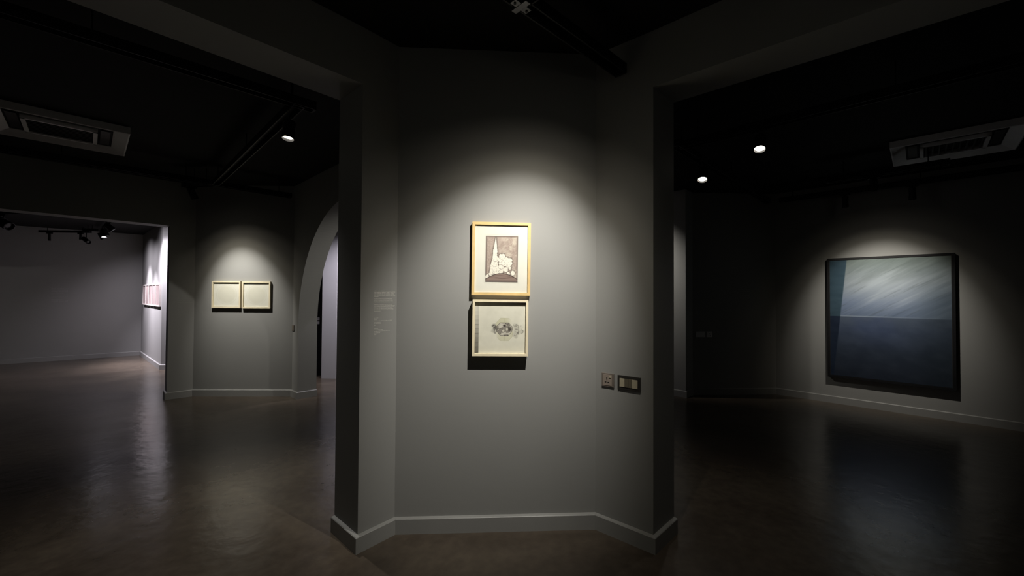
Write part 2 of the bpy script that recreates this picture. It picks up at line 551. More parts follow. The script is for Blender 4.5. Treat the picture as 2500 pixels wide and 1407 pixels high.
def etching(U, V):
    asp = 727 / 507.0
    n = fbm(U, V, 9, 12, 3)
    fine = fbm(U, V, 30, 40, 9)
    c = np.zeros(U.shape + (3,)) + np.array([168, 152, 143])
    c = mixc(c, (192, 181, 168), sstep(0.35, 0.65, n) * 0.9 * sstep(0.3, 0.75, U))
    c = mixc(c, (150, 132, 124), sstep(0.5, 0.75, fbm(U, V, 6, 8, 21)) * 0.6 * sstep(0.9, 0.2, U))
    c = c + ((fine - 0.5) * 38)[..., None]
    edge = np.minimum(np.minimum(U, 1 - U), np.minimum(V, 1 - V) * asp)
    c = mixc(c, (120, 106, 100), 1 - sstep(0.0, 0.07, edge))
    def P(x, y): return ((x - 533) / 507.0, 1 - (y - 355) / 727.0)
    y = V * asp
    # smoke: a slender tapering plume and billows
    lw = np.interp(V, [0.10, 0.16, 0.388, 0.525, 0.704, 0.985], [0.10, 0.13, 0.175, 0.21, 0.24, 0.308])
    rw = np.interp(V, [0.10, 0.388, 0.525, 0.704, 0.985], [0.40, 0.37, 0.365, 0.353, 0.312])
    wob = (fbm(U, V, 20, 26, 5) - 0.5) * 0.05 * sstep(0.98, 0.6, V)
    d = np.maximum(lw - U, U - rw) + wob
    d = np.where(V > 0.985, 0.3, d)
    d = np.where(V < 0.1, 0.3, d)
    ink = np.zeros_like(U)
    body = d.copy()
    blobs = [(795, 683, 46), (760, 730, 40), (795, 750, 66), (862, 735, 46), (918, 735, 32), (905, 790, 46),
             (835, 790, 50), (700, 870, 62), (765, 895, 56), (848, 885, 42), (642, 920, 44), (620, 958, 34),
             (700, 925, 52), (912, 858, 26), (962, 938, 34), (900, 950, 28), (780, 835, 44), (670, 800, 42),
             (685, 735, 30), (560, 1000, 34), (880, 820, 32)]
    for bx, by, br in blobs:
        u, v = P(bx, by)
        rr = br / 507.0
        q = np.hypot(U - u, y - v * asp) - rr + (fbm(U, V, 24, 30, 7) - 0.5) * 0.06
        ring = (1 - sstep(0.003, 0.011, np.abs(q)))
        low = sstep(0.3, -0.8, (y - v * asp) / rr)
        ink = np.maximum(ink, ring * (0.04 + 0.40 * low * sstep(0.35, 0.6, fbm(U, V, 9, 11, 17))))
        body = np.minimum(body, q)
    inside = 1 - sstep(-0.004, 0.004, body)
    halo = (1 - sstep(0.0, 0.05, body)) * (1 - inside)
    c = mixc(c, (98, 88, 83), halo * 0.75)
    c = mixc(c, (228, 222, 211), inside)
    curl = np.abs(fbm(U, V, 16, 20, 33) - 0.5)
    ink = np.maximum(ink, (1 - sstep(0.0, 0.02, curl)) * 0.35)
    c = mixc(c, (70, 60, 58), ink * inside)
    # hill
    top = 0.185 - 0.47 * (U - 0.5) ** 2 - 0.02 * np.abs(U - 0.5)
    hill = sstep(-0.003, 0.003, top - V)
    hc = np.zeros_like(c) + np.array([134, 115, 108])
    x_ = U - 0.52
    lens_ = np.abs(V - (0.075 + 0.10 * np.abs(x_))) - 0.10 * np.abs(x_) * (0.55 - np.abs(x_))
    hc = mixc(hc, (168, 146, 136), 1 - sstep(-0.004, 0.006, lens_))
    hc = mixc(hc, (84, 66, 62), (1 - sstep(0.0, 0.010, np.abs(lens_))) * 0.7)
    hc = mixc(hc, (96, 78, 72), (1 - sstep(0.0, 0.010, np.abs(V - (0.150 - 0.10 * np.abs(U - 0.45))))) * 0.6)
    hc = mixc(hc, (104, 92, 88), 1 - sstep(0.015, 0.05, V))
    c = c * (1 - hill[..., None]) + hc * hill[..., None]
    c = mixc(c, (58, 46, 44), (1 - sstep(0.003, 0.013, np.abs(top - V))) * 0.85)
    return c

def octagon_drawing(U, V):
    n = fbm(U, V, 10, 10, 40)
    c = np.zeros(U.shape + (3,)) + np.array([222, 218, 204]) + ((n - 0.5) * 14)[..., None]
    def P(x, y): return ((x - 385) / 780.0, 1 - (y - 262) / 752.0)
    def poly(pts):
        d = np.full(U.shape, -9.0)
        m = len(pts)
        for i in range(m):
            (ax, ay), (bx, by) = P(*pts[i]), P(*pts[(i + 1) % m])
            ex, ey = bx - ax, by - ay
            l = math.hypot(ex, ey)
            d = np.maximum(d, ((U - ax) * -ey + (V - ay) * ex) / l)
        return d
    # tonal strips
    step = np.floor((1 - V) * 11.5) / 11.5
    tone = np.clip((step - 0.12) / 0.88, 0, 1) ** 1.1
    strip = (1 - sstep(0.074, 0.079, U))
    c = mixc(c, (196, 192, 184), strip * 0.9)
    c = mixc(c, (92, 88, 82), strip * tone * (0.8 + 0.3 * fbm(U, V, 40, 60, 44)))
    ln = np.abs(((1 - V) * 11.5) % 1.0 - 0.03)
    c = mixc(c, (96, 92, 86), strip * (1 - sstep(0.02, 0.06, ln)) * sstep(0.25, 0.5, 1 - V) * 0.6)
    t2 = sstep(0.945, 0.95, V) * np.clip((np.floor(U * 11) / 11 - 0.1), 0, 1)
    c = mixc(c, (120, 116, 108), t2 * 0.85)
    # pale outer octagon
    outer = poly([(780, 498), (912, 498), (972, 570), (972, 755), (905, 826), (772, 826), (705, 750), (705, 575)])
    band = (1 - sstep(-0.004, 0.004, outer))
    vm = sstep(0.02, 0.06, np.abs(V - 0.475))
    side = np.where(V > 0.475, sstep(0.75, 0.60, U), sstep(0.40, 0.50, U))
    c = mixc(c, (186, 182, 146), band * 0.45 * vm * side * (0.7 + 0.5 * fbm(U, V, 16, 16, 50)))
    c = mixc(c, (150, 146, 116), (1 - sstep(0.001, 0.005, np.abs(outer))) * 0.4 * vm * side)
    for x in (842,):
        u, _ = P(x, 0)
        c = mixc(c, (160, 156, 126), (1 - sstep(0.001, 0.005, np.abs(U - u))) * band * 0.5)
    # dark inner octagon with folded shapes
    inner = poly([(775, 564), (905, 564), (970, 636), (952, 700), (895, 755), (780, 755), (718, 690), (716, 622)])
    ins = 1 - sstep(-0.004, 0.004, inner)
    f = fbm(U + 0.02 * np.sin(V * 40), V, 11, 13, 61)
    c = c * (1 - ins[..., None]) + mixc(np.zeros_like(c) + np.array([142, 136, 128]), (204, 198, 186), sstep(0.40, 0.62, f)) * ins[..., None]
    c = mixc(c, (66, 60, 56), ins * (1 - sstep(0.0, 0.035, np.abs(f - 0.47))) * 0.8)
    u, v = P(840, 607)
    c = mixc(c, (52, 46, 44), (1 - sstep(0.010, 0.045, np.hypot((U - u) * 1.0, (V - v) * 1.3))) * 0.9)
    u, v = P(920, 655)
    c = mixc(c, (60, 55, 50), (1 - sstep(0.02, 0.07, np.hypot(U - u, (V - v)))) * 0.7 * ins)
    u, v = P(880, 660)
    c = mixc(c, (212, 206, 192), (1 - sstep(0.018, 0.034, np.hypot((U - u) * 1.3, (V - v) * 0.8))) * 0.9)
    u, v = P(822, 682)
    c = mixc(c, (212, 206, 192), (1 - sstep(0.015, 0.03, np.hypot(U - u, V - v))) * 0.9)
    c = mixc(c, (58, 54, 50), (1 - sstep(0.0015, 0.006, np.abs(inner))) * 0.75)
    # pencil wisps left and right
    for (x, y, r, k) in ((680, 620, 46, 0.8), (672, 680, 44, 0.7), (700, 710, 22, 0.6), (715, 650, 34, 0.7)):
        u, v = P(x, y)
        m = 1 - sstep(0.2, 1.0, np.hypot(U - u, V - v) / (r / 780.0 * 1.15))
        c = mixc(c, (84, 80, 76), m * k * (0.35 + 0.9 * sstep(0.4, 0.6, fbm(U, V, 26, 22, 71))) * (1 - ins))
    wn = fbm(U, V, 18, 18, 83)
    for (x, y, r, k) in ((1010, 620, 50, 0.7), (1030, 690, 60, 0.7), (1022, 768, 28, 0.9), (1105, 692, 36, 0.6), (1085, 630, 40, 0.35), (990, 740, 36, 0.4)):
        u, v = P(x, y)
        m = 1 - sstep(0.4, 1.0, np.hypot(U - u, V - v) / (r / 780.0 * 1.2))
        c = mixc(c, (92, 88, 82), m * k * ((1 - sstep(0.0, 0.07, np.abs(wn - 0.5))) * 0.9 + 0.25) * (1 - ins))
    return c

def seascape(U, V):
    a, b = (V * 1.15 - U * 0.55), (U * 0.87 + V * 0.66)     # brush strokes rising to the right
    st = fbm(a + 2, b * 0.22 + 2, 11, 9, 101)
    st2 = fbm(a + 3, b * 0.25 + 3, 30, 12, 111)
    big = fbm(U, V, 2.3, 3.0, 121)
    c = np.zeros(U.shape + (3,))
    hz = 0.515
    # upper half
    t = np.clip((V - hz) / (1 - hz), 0, 1)
    up = np.stack([np.interp(t, [0, 0.25, 0.6, 1.0], [104, 118, 142, 116]),
                   np.interp(t, [0, 0.25, 0.6, 1.0], [120, 134, 152, 128]),
                   np.interp(t, [0, 0.25, 0.6, 1.0], [146, 162, 160, 124])], -1)
    pale_centre = np.exp(-(((U - 0.5) / 0.34) ** 2 + ((t - 0.48) / 0.30) ** 2))  # upper half turns paler towards its centre
    up = mixc(up, (196, 206, 213), pale_centre * (0.55 + 0.25 * sstep(0.35, 0.7, st)))
    up = mixc(up, (92, 102, 100), sstep(0.45, 0.8, fbm(a + 5, b * 0.3 + 5, 9, 8, 131)) * 0.38 * sstep(0.25, 0.9, t))
    up = mixc(up, (70, 82, 88), sstep(0.60, 1.0, U) * 0.6 * sstep(1.0, 0.2, t))
    up = up + ((st2 - 0.5) * 26)[..., None]
    hair = fbm(a + 7, b * 0.4 + 7, 62, 10, 171)
    up = mixc(up, (84, 92, 92), sstep(0.64, 0.80, hair) * 0.22)
    up = mixc(up, (198, 206, 210), sstep(0.38, 0.24, hair) * 0.3 * pale_centre)
    # lower half
    q = np.clip(V / hz, 0, 1)
    lo = np.stack([np.interp(q, [0, 0.4, 0.8, 1.0], [40, 48, 70, 88]),
                   np.interp(q, [0, 0.4, 0.8, 1.0], [48, 58, 82, 100]),
                   np.interp(q, [0, 0.4, 0.8, 1.0], [62, 74, 104, 118])], -1)
    lo = mixc(lo, (74, 88, 124), sstep(0.40, 0.65, big) * 0.55 * sstep(0.4, 1.0, q))
    lo = mixc(lo, (40, 50, 58), sstep(0.6, 1.0, U) * 0.5)
    lo = lo + ((fbm(U * 0.7 - V * 0.3 + 1, V + U * 0.25, 14, 22, 141) - 0.5) * 16)[..., None]
    s = sstep(hz - 0.006, hz + 0.004, V)
    c = lo * (1 - s[..., None]) + up * s[..., None]
    c = mixc(c, (170, 184, 196), (1 - sstep(0.001, 0.007, np.abs(V - hz - 0.004))) * 0.6 * sstep(1.0, 0.3, U))
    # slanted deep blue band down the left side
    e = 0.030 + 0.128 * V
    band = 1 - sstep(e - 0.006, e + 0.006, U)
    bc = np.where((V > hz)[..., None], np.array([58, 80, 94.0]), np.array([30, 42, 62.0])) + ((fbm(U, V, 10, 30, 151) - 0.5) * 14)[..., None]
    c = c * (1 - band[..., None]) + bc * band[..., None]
    return c * 0.90

def faint_square(seed):
    def f(U, V):
        c = np.zeros(U.shape + (3,)) + np.array([234, 231, 220]) + ((fbm(U, V, 6, 6, seed) - 0.5) * 10)[..., None]
        r = np.hypot(U - 0.5, V - 0.5)
        c = mixc(c, (208, 203, 184), (1 - sstep(0.30, 0.42, r)) * 0.35)
        c = mixc(c, (188, 182, 164), (1 - sstep(0.0, 0.012, np.abs(r - 0.40))) * 0.30)
        return c
    return f

def frame_ring(w, h, fw, y0, y1):
    """four mitred rails round a w x h opening edge, from y0 (wall) to y1 (front), base at z=0"""
    bm = bmesh.new()
    x0, x1 = -w / 2, w / 2
    for a in (((x0, 0), (x1, 0), (x1 - fw, fw), (x0 + fw, fw)), ((x1, 0), (x1, h), (x1 - fw, h - fw), (x1 - fw, fw)),
              ((x1, h), (x0, h), (x0 + fw, h - fw), (x1 - fw, h - fw)), ((x0, h), (x0, 0), (x0 + fw, fw), (x0 + fw, h - fw))):
        lo = [bm.verts.new((x, y0, z)) for x, z in a]
        hi = [bm.verts.new((x, y1, z)) for x, z in a]
        bm.faces.new(lo)
        bm.faces.new(hi[::-1])
        for i in range(4):
            bm.faces.new((lo[i], hi[i], hi[(i + 1) % 4], lo[(i + 1) % 4]))
    return bm

def framed(name, label, cat, loc, theta, w, h, depth, fw, recess, wood, sheet, group=None, art=None, art_rect=None, res=(120, 120), plate=None, tilt=0.0, glaze=True):
    root = empty(name, loc, theta)
    if tilt:
        root.rotation_euler = (0, tilt, theta)
    tag(root, label, cat, group)
    obj('frame', frame_ring(w, h, fw, -0.001, -depth), wood, root)
    yb = -(depth - recess)
    bm = bmesh.new()
    box(bm, -w / 2 + fw * 0.7, w / 2 - fw * 0.7, yb, yb + 0.006, fw * 0.7, h - fw * 0.7)
    obj('mount', bm, sheet, root)
    if plate:
        bm = bmesh.new()
        for (a, b, c, d) in ((plate[0], plate[1], plate[3] - 0.0012, plate[3]), (plate[0], plate[1], plate[2], plate[2] + 0.0012),
                             (plate[0], plate[0] + 0.0012, plate[2], plate[3]), (plate[1] - 0.0012, plate[1], plate[2], plate[3])):
            box(bm, a, b, yb - 0.0006, yb + 0.001, c, d)
        obj('plate_mark', bm, 'drawing_paper', root)
    if art:
        art_mesh('artwork', root, art_rect[0], art_rect[1], yb - 0.0015, art_rect[2], art_rect[3], res[0], res[1], art)
    if glaze:
        bm = bmesh.new()
        yg = -(depth - 0.005)
        vs = [bm.verts.new(v) for v in ((-w / 2 + fw * 0.8, yg, fw * 0.8), (w / 2 - fw * 0.8, yg, fw * 0.8),
                                        (w / 2 - fw * 0.8, yg, h - fw * 0.8), (-w / 2 + fw * 0.8, yg, h - fw * 0.8))]
        bm.faces.new(vs)
        obj('glass', bm, 'glass', root)
    return root

TH = math.atan2(Wf[3][1] - Wf[2][1], Wf[3][0] - Wf[2][0])
def on_front(x_px):
    k = (x_px - 1250) / 1000.0
    C, D = Wf[2], Wf[3]
    return isect((0, 0), (k, 1), C, (D[0] - C[0], D[1] - C[1]))
def z_at(p, y_px, x_px):
    return CAM_H - (y_px - 720 - 0.0057 * (x_px - 1250)) * p[1] / 1000.0

p = on_front(1222.5)
w1 = 143 * 2.70 / 1000
zb, zt = z_at(p, 721, 1222), z_at(p, 544, 1222)
h1 = zt - zb
s = w1 / 143.0
framed('framed_etching', 'honey wood framed etching of a smoke plume rising over a brown hill', 'picture', (p[0], p[1], zb), TH,
       w1, h1, 0.034, 0.0185, 0.012, 'honey_wood', 'paper',
       art=etching, art_rect=(-38.3 * s, 40.5 * s, 32.5 * s, 145.5 * s), res=(150, 215),
       plate=(-41 * s, 43 * s, 30 * s, 148.5 * s), tilt=math.radians(0.45))
p = on_front(1221)
w2 = 134.5 * 2.70 / 1000
zb, zt = z_at(p, 866, 1221), z_at(p, 731.5, 1221)
h2 = zt - zb
framed('framed_octagon_drawing', 'pale wood framed pencil drawing of a folded octagon below the etching', 'picture', (p[0], p[1], zb), TH,
       w2, h2, 0.060, 0.0155, 0.022, 'pale_wood', 'drawing_paper',
       art=octagon_drawing, art_rect=(-w2 / 2 + 0.0155, w2 / 2 - 0.0155, 0.0155, h2 - 0.0155), res=(230, 225), tilt=math.radians(0.4))

# two square drawings in the left room
THL = math.atan2(Q2[1] - Q1[1], Q2[0] - Q1[0])
def on_line(x_px, A, B):
    k = (x_px - 1250) / 1000.0
    return isect((0, 0), (k, 1), A, (B[0] - A[0], B[1] - A[1]))
for i, (xa, xb, yt, yb_, lab, wood) in enumerate((
        (520.5, 590, 686.5, 752, 'pale square framed drawing, left one of the pair in the left room', 'pale_wood'),
        (594, 662.5, 687.5, 753, 'pale square framed drawing, right one of the pair, nearer the arch', 'pale_wood'))):
    pa, pb = on_line(xa, Q1, Q2), on_line(xb, Q1, Q2)
    pc = ((pa[0] + pb[0]) / 2, (pa[1] + pb[1]) / 2)
    xm = (xa + xb) / 2
    za, zb = z_at(pc, yt, xm), z_at(pc, yb_, xm)
    w = math.hypot(pb[0] - pa[0], pb[1] - pa[1])
    h = za - zb
    framed('framed_square_drawing', lab, 'picture', (pc[0], pc[1], zb), THL, w, h, 0.034, 0.019, 0.020, wood, 'drawing_paper',
           group='pair of square drawings', art=faint_square(200 + i * 9),
           art_rect=(-w / 2 + 0.022, w / 2 - 0.022, 0.022, h - 0.022), res=(60, 60))

# row of five narrow frames on the bright wall
THB = math.atan2(Wend[1] - K[1], Wend[0] - K[0])
LBW = math.hypot(Wend[0] - K[0], Wend[1] - K[1])
ordn = ['nearest the dark corner', 'second from the dark corner', 'middle of the row of five', 'second from the bright edge', 'nearest the bright edge']
for i in range(5):
    sm = 0.665 + i * 0.468
    pc = along(K, math.degrees(THB), sm)
    framed('narrow_framed_sheet', 'narrow pale framed sheet on the bright wall, ' + ordn[i], 'picture', (pc[0], pc[1], 1.27), THB,
           0.455, 0.47, 0.035, 0.022, 0.012, 'white_wood', 'pink_paper', group='row of five narrow framed sheets', glaze=False)

# large blue painting
def on_right(x_px): return on_line(x_px, R1, R2)
pa, pb = on_right(2021), on_right(2332)
pc = ((pa[0] + pb[0]) / 2, (pa[1] + pb[1]) / 2)
wP = math.hypot(pb[0] - pa[0], pb[1] - pa[1])
zt = (z_at(pa, 631, 2021) + z_at(pb, 619, 2332)) / 2
zb = (z_at(pa, 919, 2021) + z_at(pb, 950, 2332)) / 2
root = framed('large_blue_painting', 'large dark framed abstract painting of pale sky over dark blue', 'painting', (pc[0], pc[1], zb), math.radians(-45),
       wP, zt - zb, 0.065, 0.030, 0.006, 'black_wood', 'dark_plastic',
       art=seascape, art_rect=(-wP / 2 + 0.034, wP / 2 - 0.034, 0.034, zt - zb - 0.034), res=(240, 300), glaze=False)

# ------------------------------------------------------------------ wall texts (too small to read: rows of word marks)
def wall_text(name, label, loc, theta, rows, seed, thick=0.0006, material='vinyl_text'):
    """rows: (z below top, width, letter height, indent)"""
    rng = random.Random(seed)
    root = empty(name, loc, theta)
    tag(root, label, 'wall text')
    for (dz, wd, lh) in rows:
        bm = bmesh.new()
        x = 0.0
        while x < wd - 0.004:
            l = min(wd - x, rng.uniform(1.6, 6.5) * lh)
            n = max(1, int(l / (lh * 0.62)))
            for q in range(n):
                a = x + q * l / n
                hh = lh * rng.choice((0.72, 0.72, 0.75, 1.0))
                box(bm, a, a + l / n * 0.66, -thick, 0.0, -dz - lh, -dz - lh + hh)
            x += l + lh * 0.55
        obj('text_line', bm, material, root)
    return root

B_, C_ = Wf[1], Wf[2]
thBC = math.atan2(C_[1] - B_[1], C_[0] - B_[0])
def bc_at(x_px): return on_line(x_px, B_, C_)
p0, p1 = bc_at(914), bc_at(965)
full = math.hypot(p1[0] - p0[0], p1[1] - p0[1])
zt0 = z_at(p0, 708, 914)
mm = p0[1] / 1000.0
rows = []
def row(y, frac, lh): rows.append(((y - 708) * mm, full * frac, lh))
for y, fr in ((709, 1.0), (712.5, 1.0), (716, 1.0), (719.5, 1.0), (723, 0.22)): row(y, fr, 0.0052)
for y, fr in ((729, .88), (731.6, .9), (734.2, .88), (737, .76)): row(y, fr, 0.0034)
for y, fr in ((743, .9), (745.6, .98), (748.2, .95), (750.8, .9), (753.4, .95), (756, .92), (758.8, .3)): row(y, fr, 0.0034)
for y, fr in ((776, .22), (780, .17), (783, .85), (786.5, .32), (789.5, .32), (794, .08)): row(y, fr, 0.0034)
for y, fr in ((802, .22), (805, .46), (808.5, .78), (812.5, .3), (816.5, .11)): row(y, fr, 0.0034)
wall_text('wall_text_panel', 'small pale lettering in paragraphs on the pier beside the etching', (p0[0], p0[1], zt0), thBC, rows, 5)
pt = on_line(433, Q0, Q1)
wall_text('wall_text_panel', 'faint short caption left of the pair of square drawings', (pt[0], pt[1], z_at(pt, 722, 433)), math.radians(45),
          [(0.0, 0.20, 0.012), (0.03, 0.20, 0.012), (0.06, 0.16, 0.012), (0.09, 0.18, 0.012)], 8, material='faint_text')
pt = on_line(126, Kl, K)
wall_text('wall_text_panel', 'faint caption block on the far wall of the far left room', (pt[0], pt[1], z_at(pt, 703, 126)), math.atan2(K[1] - Kl[1], K[0] - Kl[0]),
          [(0.036 * i, (0.26 if i % 4 != 3 else 0.18), 0.018) for i in range(9)], 11, material='faint_text')
pt = on_line(1807, R0, R1)
wall_text('wall_text_panel', 'faint caption on the dark wall left of the blue painting', (pt[0], pt[1], z_at(pt, 706, 1807)), math.atan2(R1[1] - R0[1], R1[0] - R0[0]),
          [(0.03 * i, (0.16 if i % 3 != 2 else 0.10), 0.011) for i in range(6)], 12, material='faint_text')

# ------------------------------------------------------------------ sockets and switches
D_, E_ = Wf[3], Wf[4]
thDE = math.atan2(E_[1] - D_[1], E_[0] - D_[0])
def power_socket(loc, theta, label, wdt=0.088, plain=False, face='socket_face', frame='socket_bronze'):
    r = empty('power_socket', loc, theta)
    tag(r, label, 'socket')
    h = wdt / 2
    obj('plate', rbox(-h, h, -0.010, 0.0, -h, h, 0.0025), frame, r)
    f = obj('face', rbox(-h * 0.70, h * 0.70, -0.0125, -0.008, -h * 0.80, h * 0.80, 0.0012), face, r)
    for (x, z, wx, wz) in ((-0.004, 0.012, 0.0035, 0.0055), (-0.013, -0.014, 0.0055, 0.003), (0.007, -0.015, 0.0055, 0.003), (-0.004, 0.001, 0.004, 0.0012)):
        bm = bmesh.new()
        box(bm, x - wx, x + wx, -0.0131, -0.0115, z - wz, z + wz)
        obj('pin_hole', bm, 'hole_black', f)
    obj('rocker', rbox(0.010, 0.026, -0.016, -0.011, 0.016, 0.025, 0.001), 'rocker_beige', r)
    return r
def switch_plate(loc, theta, label, w, h, mods, frame='switch_frame'):
    r = empty('switch_plate', loc, theta)
    tag(r, label, 'switch')
    obj('plate', rbox(-w / 2, w / 2, -0.010, 0.0, -h / 2, h / 2, 0.0025), frame, r)
    for (a, b, mname) in mods:
        obj('rocker', rbox(a, b, -0.0135, -0.009, -h * 0.30, h * 0.30, 0.0012), mname, r)
    return r
def de_at(x_px): return on_line(x_px, D_, E_)
p = de_at(1485.5)
power_socket((p[0], p[1], z_at(p, 926.5, 1485)), thDE, 'bronze three-pin power socket on the pier, left of the switch plate')
p = de_at(1536.5)
switch_plate((p[0], p[1], z_at(p, 935, 1536)), thDE, 'dark framed switch plate with beige rockers, right of the bronze socket', 0.152, 0.090,
             [(-0.060, -0.026, 'rocker_beige'), (-0.024, -0.002, 'rocker_brown'), (0.0, 0.022, 'rocker_brown'), (0.024, 0.060, 'rocker_beige')])
p = on_line(718, Q2, P(1))
switch_plate((p[0], p[1], z_at(p, 800.5, 718)), math.radians(AW), 'small bronze switch plate on the narrow strip left of the arch', 0.082, 0.090,
             [(-0.022, -0.001, 'rocker_brown'), (0.001, 0.022, 'rocker_beige')], 'socket_bronze')
thR = math.atan2(R1[1] - R0[1], R1[0] - R0[0])
p = on_line(1709.5, R0, R1)
switch_plate((p[0], p[1], z_at(p, 816, 1709)), thR, 'white double switch plate on the dark wall near the tall opening', 0.150, 0.088,
             [(-0.055, -0.001, 'white_plastic'), (0.001, 0.055, 'white_plastic')], 'white_plastic')
p = on_line(1731.5, R0, R1)
power_socket((p[0], p[1], z_at(p, 816, 1731)), thR, 'white power socket beside the white double switch plate', 0.088, face='white_plastic', frame='white_plastic')

# ------------------------------------------------------------------ lighting tracks
TRK = 2.95
def track_system(label, segs, z=TRK, top=H, wid=0.080, hgt=0.062, hang=1.1):
    """connected rails hang together: one thing, each rail a part with its end caps and hangers"""
    a0 = segs[0][0]
    root = empty('lighting_track', (a0[0], a0[1], z), 0)
    tag(root, label, 'track')
    for a, b in segs:
        dx, dy = b[0] - a[0], b[1] - a[1]
        l = math.hypot(dx, dy)
        M = Matrix.Translation((a[0] - a0[0], a[1] - a0[1], 0)) @ Matrix.Rotation(math.atan2(dy, dx), 4, 'Z')
        def put(name, bm, par):
            bmesh.ops.transform(bm, matrix=M, verts=bm.verts)
            return obj(name, bm, 'black_metal', par)
        t = 0.008
        bm = bmesh.new()
        box(bm, 0, l, -wid / 2, wid / 2, hgt - t, hgt)
        box(bm, 0, l, -wid / 2, -wid / 2 + t, 0, hgt - t)
        box(bm, 0, l, wid / 2 - t, wid / 2, 0, hgt - t)
        rail = put('rail', bm, root)
        for x in (-0.012, l - 0.003):
            put('end_cap', rbox(x, x + 0.015, -wid / 2 - 0.001, wid / 2 + 0.001, -0.001, hgt + 0.001, 0.002), rail)
        n = max(2, int(l / hang) + 1)
        for i in range(n):
            x = 0.15 + (l - 0.3) * i / (n - 1)
            bm = bmesh.new()
            cyl(bm, 0.005, 0.005, hgt - 0.002, top - z, 8, Matrix.Translation((x, 0, 0)))
            put('hanger', bm, rail)
    return root

def spotlight(label, pos, aim, track_z=TRK, lit=None, R=0.042, LEN=0.15, lens='lens_lit_warm', track_dir=45.0, group='track spotlights', wide=None):
    """pos: pivot of the head; aim: point it looks at; lit: (watts, cone, blend, colour, radius)"""
    r = empty('track_spotlight', pos, 0)
    tag(r, label, 'spotlight', group)
    up = track_z - pos[2]
    Mz = Matrix.Rotation(math.radians(track_dir), 4, 'Z')
    bm = rbox(-0.055, 0.055, -0.016, 0.016, up - 0.028, up, 0.003)
    bmesh.ops.transform(bm, matrix=Mz, verts=bm.verts)
    obj('adapter', bm, 'black_metal', r)
    bm = bmesh.new()
    cyl(bm, 0.008, 0.008, 0.0, up - 0.02, 12)
    obj('stem', bm, 'black_metal', r)
    d = (Vector(aim) - Vector(pos)).normalized()
    Q = d.to_track_quat('Z', 'Y').to_matrix().to_4x4()
    prof = [(0.0, -LEN * 0.55), (R * 0.80, -LEN * 0.55), (R * 0.92, -LEN * 0.50), (R * 0.92, LEN * 0.10), (R, LEN * 0.12), (R, LEN * 0.45),
            (R * 0.90, LEN * 0.45), (R * 0.82, LEN * 0.30)]
    bm = lathe(prof, 28)
    bmesh.ops.transform(bm, matrix=Q, verts=bm.verts)
    obj('head', bm, 'black_metal', r, smooth=False)
    bm = bmesh.new()
    for k in range(4):
        z = -LEN * (0.12 + 0.09 * k)
        cyl(bm, R * 1.02, R * 1.02, z - 0.002, z + 0.002, 28)
    bmesh.ops.transform(bm, matrix=Q, verts=bm.verts)
    obj('cooling_fins', bm, 'black_metal', r)
    bm = lathe([(0.0, LEN * 0.345), (R * 0.45, LEN * 0.338), (R * 0.83, LEN * 0.31)], 24)
    bmesh.ops.transform(bm, matrix=Q, verts=bm.verts)
    obj('lens', bm, lens if lit else 'dark_plastic', r)
    if lit:
        for n_, L_ in [('beam', lit)] + [('spill', w_) for w_ in (wide or [])]:
            ld = bpy.data.lights.new(n_, 'SPOT')
            ld.energy = L_[0]
            ld.spot_size = math.radians(L_[1])
            ld.spot_blend = L_[2]
            ld.color = L_[3]
            ld.shadow_soft_size = L_[4]
            lo = bpy.data.objects.new(n_, ld)
            COL.objects.link(lo)
            lo.parent = r
            lo.matrix_local = Matrix.Translation(d * (LEN * 0.40)) @ (-d).to_track_quat('Z', 'Y').to_matrix().to_4x4()
    return r

# hall: a track towards the right flank of the front pier, and a cross branch that carries the lamp for the prints
TJ = (0.035, 1.965)
HZ = 2.96
hall = track_system('black hall lighting track ending at the pier, with its branches',
    [(along(TJ, 224, 1.6), along(TJ, 44, 0.90)), (along(TJ, -46, 0.03), along(TJ, -46, 1.7)),
     (rot(along(TJ, -46, 0.03), 90), rot(along(TJ, -46, 1.2), 90)), (rot(along(TJ, -46, 0.03), 180), rot(along(TJ, -46, 1.2), 180)),  # rotated branches added out of view to carry the fill lamps
     (rot(along(TJ, -46, 0.03), 270), rot(along(TJ, -46, 1.0), 270))], z=HZ)
M = Matrix.Rotation(math.radians(44), 4, 'Z')
o0 = along(TJ, 224, 1.6)
def conn(bm):
    bmesh.ops.transform(bm, matrix=Matrix.Translation((TJ[0] - o0[0], TJ[1] - o0[1], -0.012)) @ M, verts=bm.verts)
    return bm
c = obj('connector', conn(rbox(-0.055, 0.055, -0.019, 0.019, 0.0, 0.010, 0.002)), 'grey_metal', hall)
obj('connector_arm', conn(rbox(-0.016, 0.016, -0.05, 0.05, -0.003, 0.006, 0.002)), 'grey_metal', c)
for x in (-0.04, 0.04):
    bm = bmesh.new()
    cyl(bm, 0.006, 0.006, -0.005, 0.002, 12, Matrix.Translation((x, 0, 0)))
    obj('screw', conn(bm), 'black_metal', c)

LP = along(TJ, -46, 0.45)
for nm, deg, beam, spill in (('front', 0, 185, 36), ('left', 90, 90, 6), ('rear', 180, 160, 6), ('right', 270, 25, 3)):  # left, rear and right lamps are unseen, added for bounced fill light
    q = rot(LP, deg)
    t_ = rot((-0.02, 2.72), deg)
    lab = ('black track spotlight just above the view, lighting the stacked prints' if nm == 'front'
           else 'added unseen fill spotlight of the hall facing the %s pier' % nm)
    spotlight(lab, (q[0], q[1], 2.87), (t_[0], t_[1], 1.46), HZ,
              lit=(beam, 61, 1.0, WARM, 0.006), wide=[(spill, 76, 1.0, FRINGE, 0.006), (spill * 0.32, 98, 1.0, FRINGE, 0.01)], track_dir=-46 + deg)

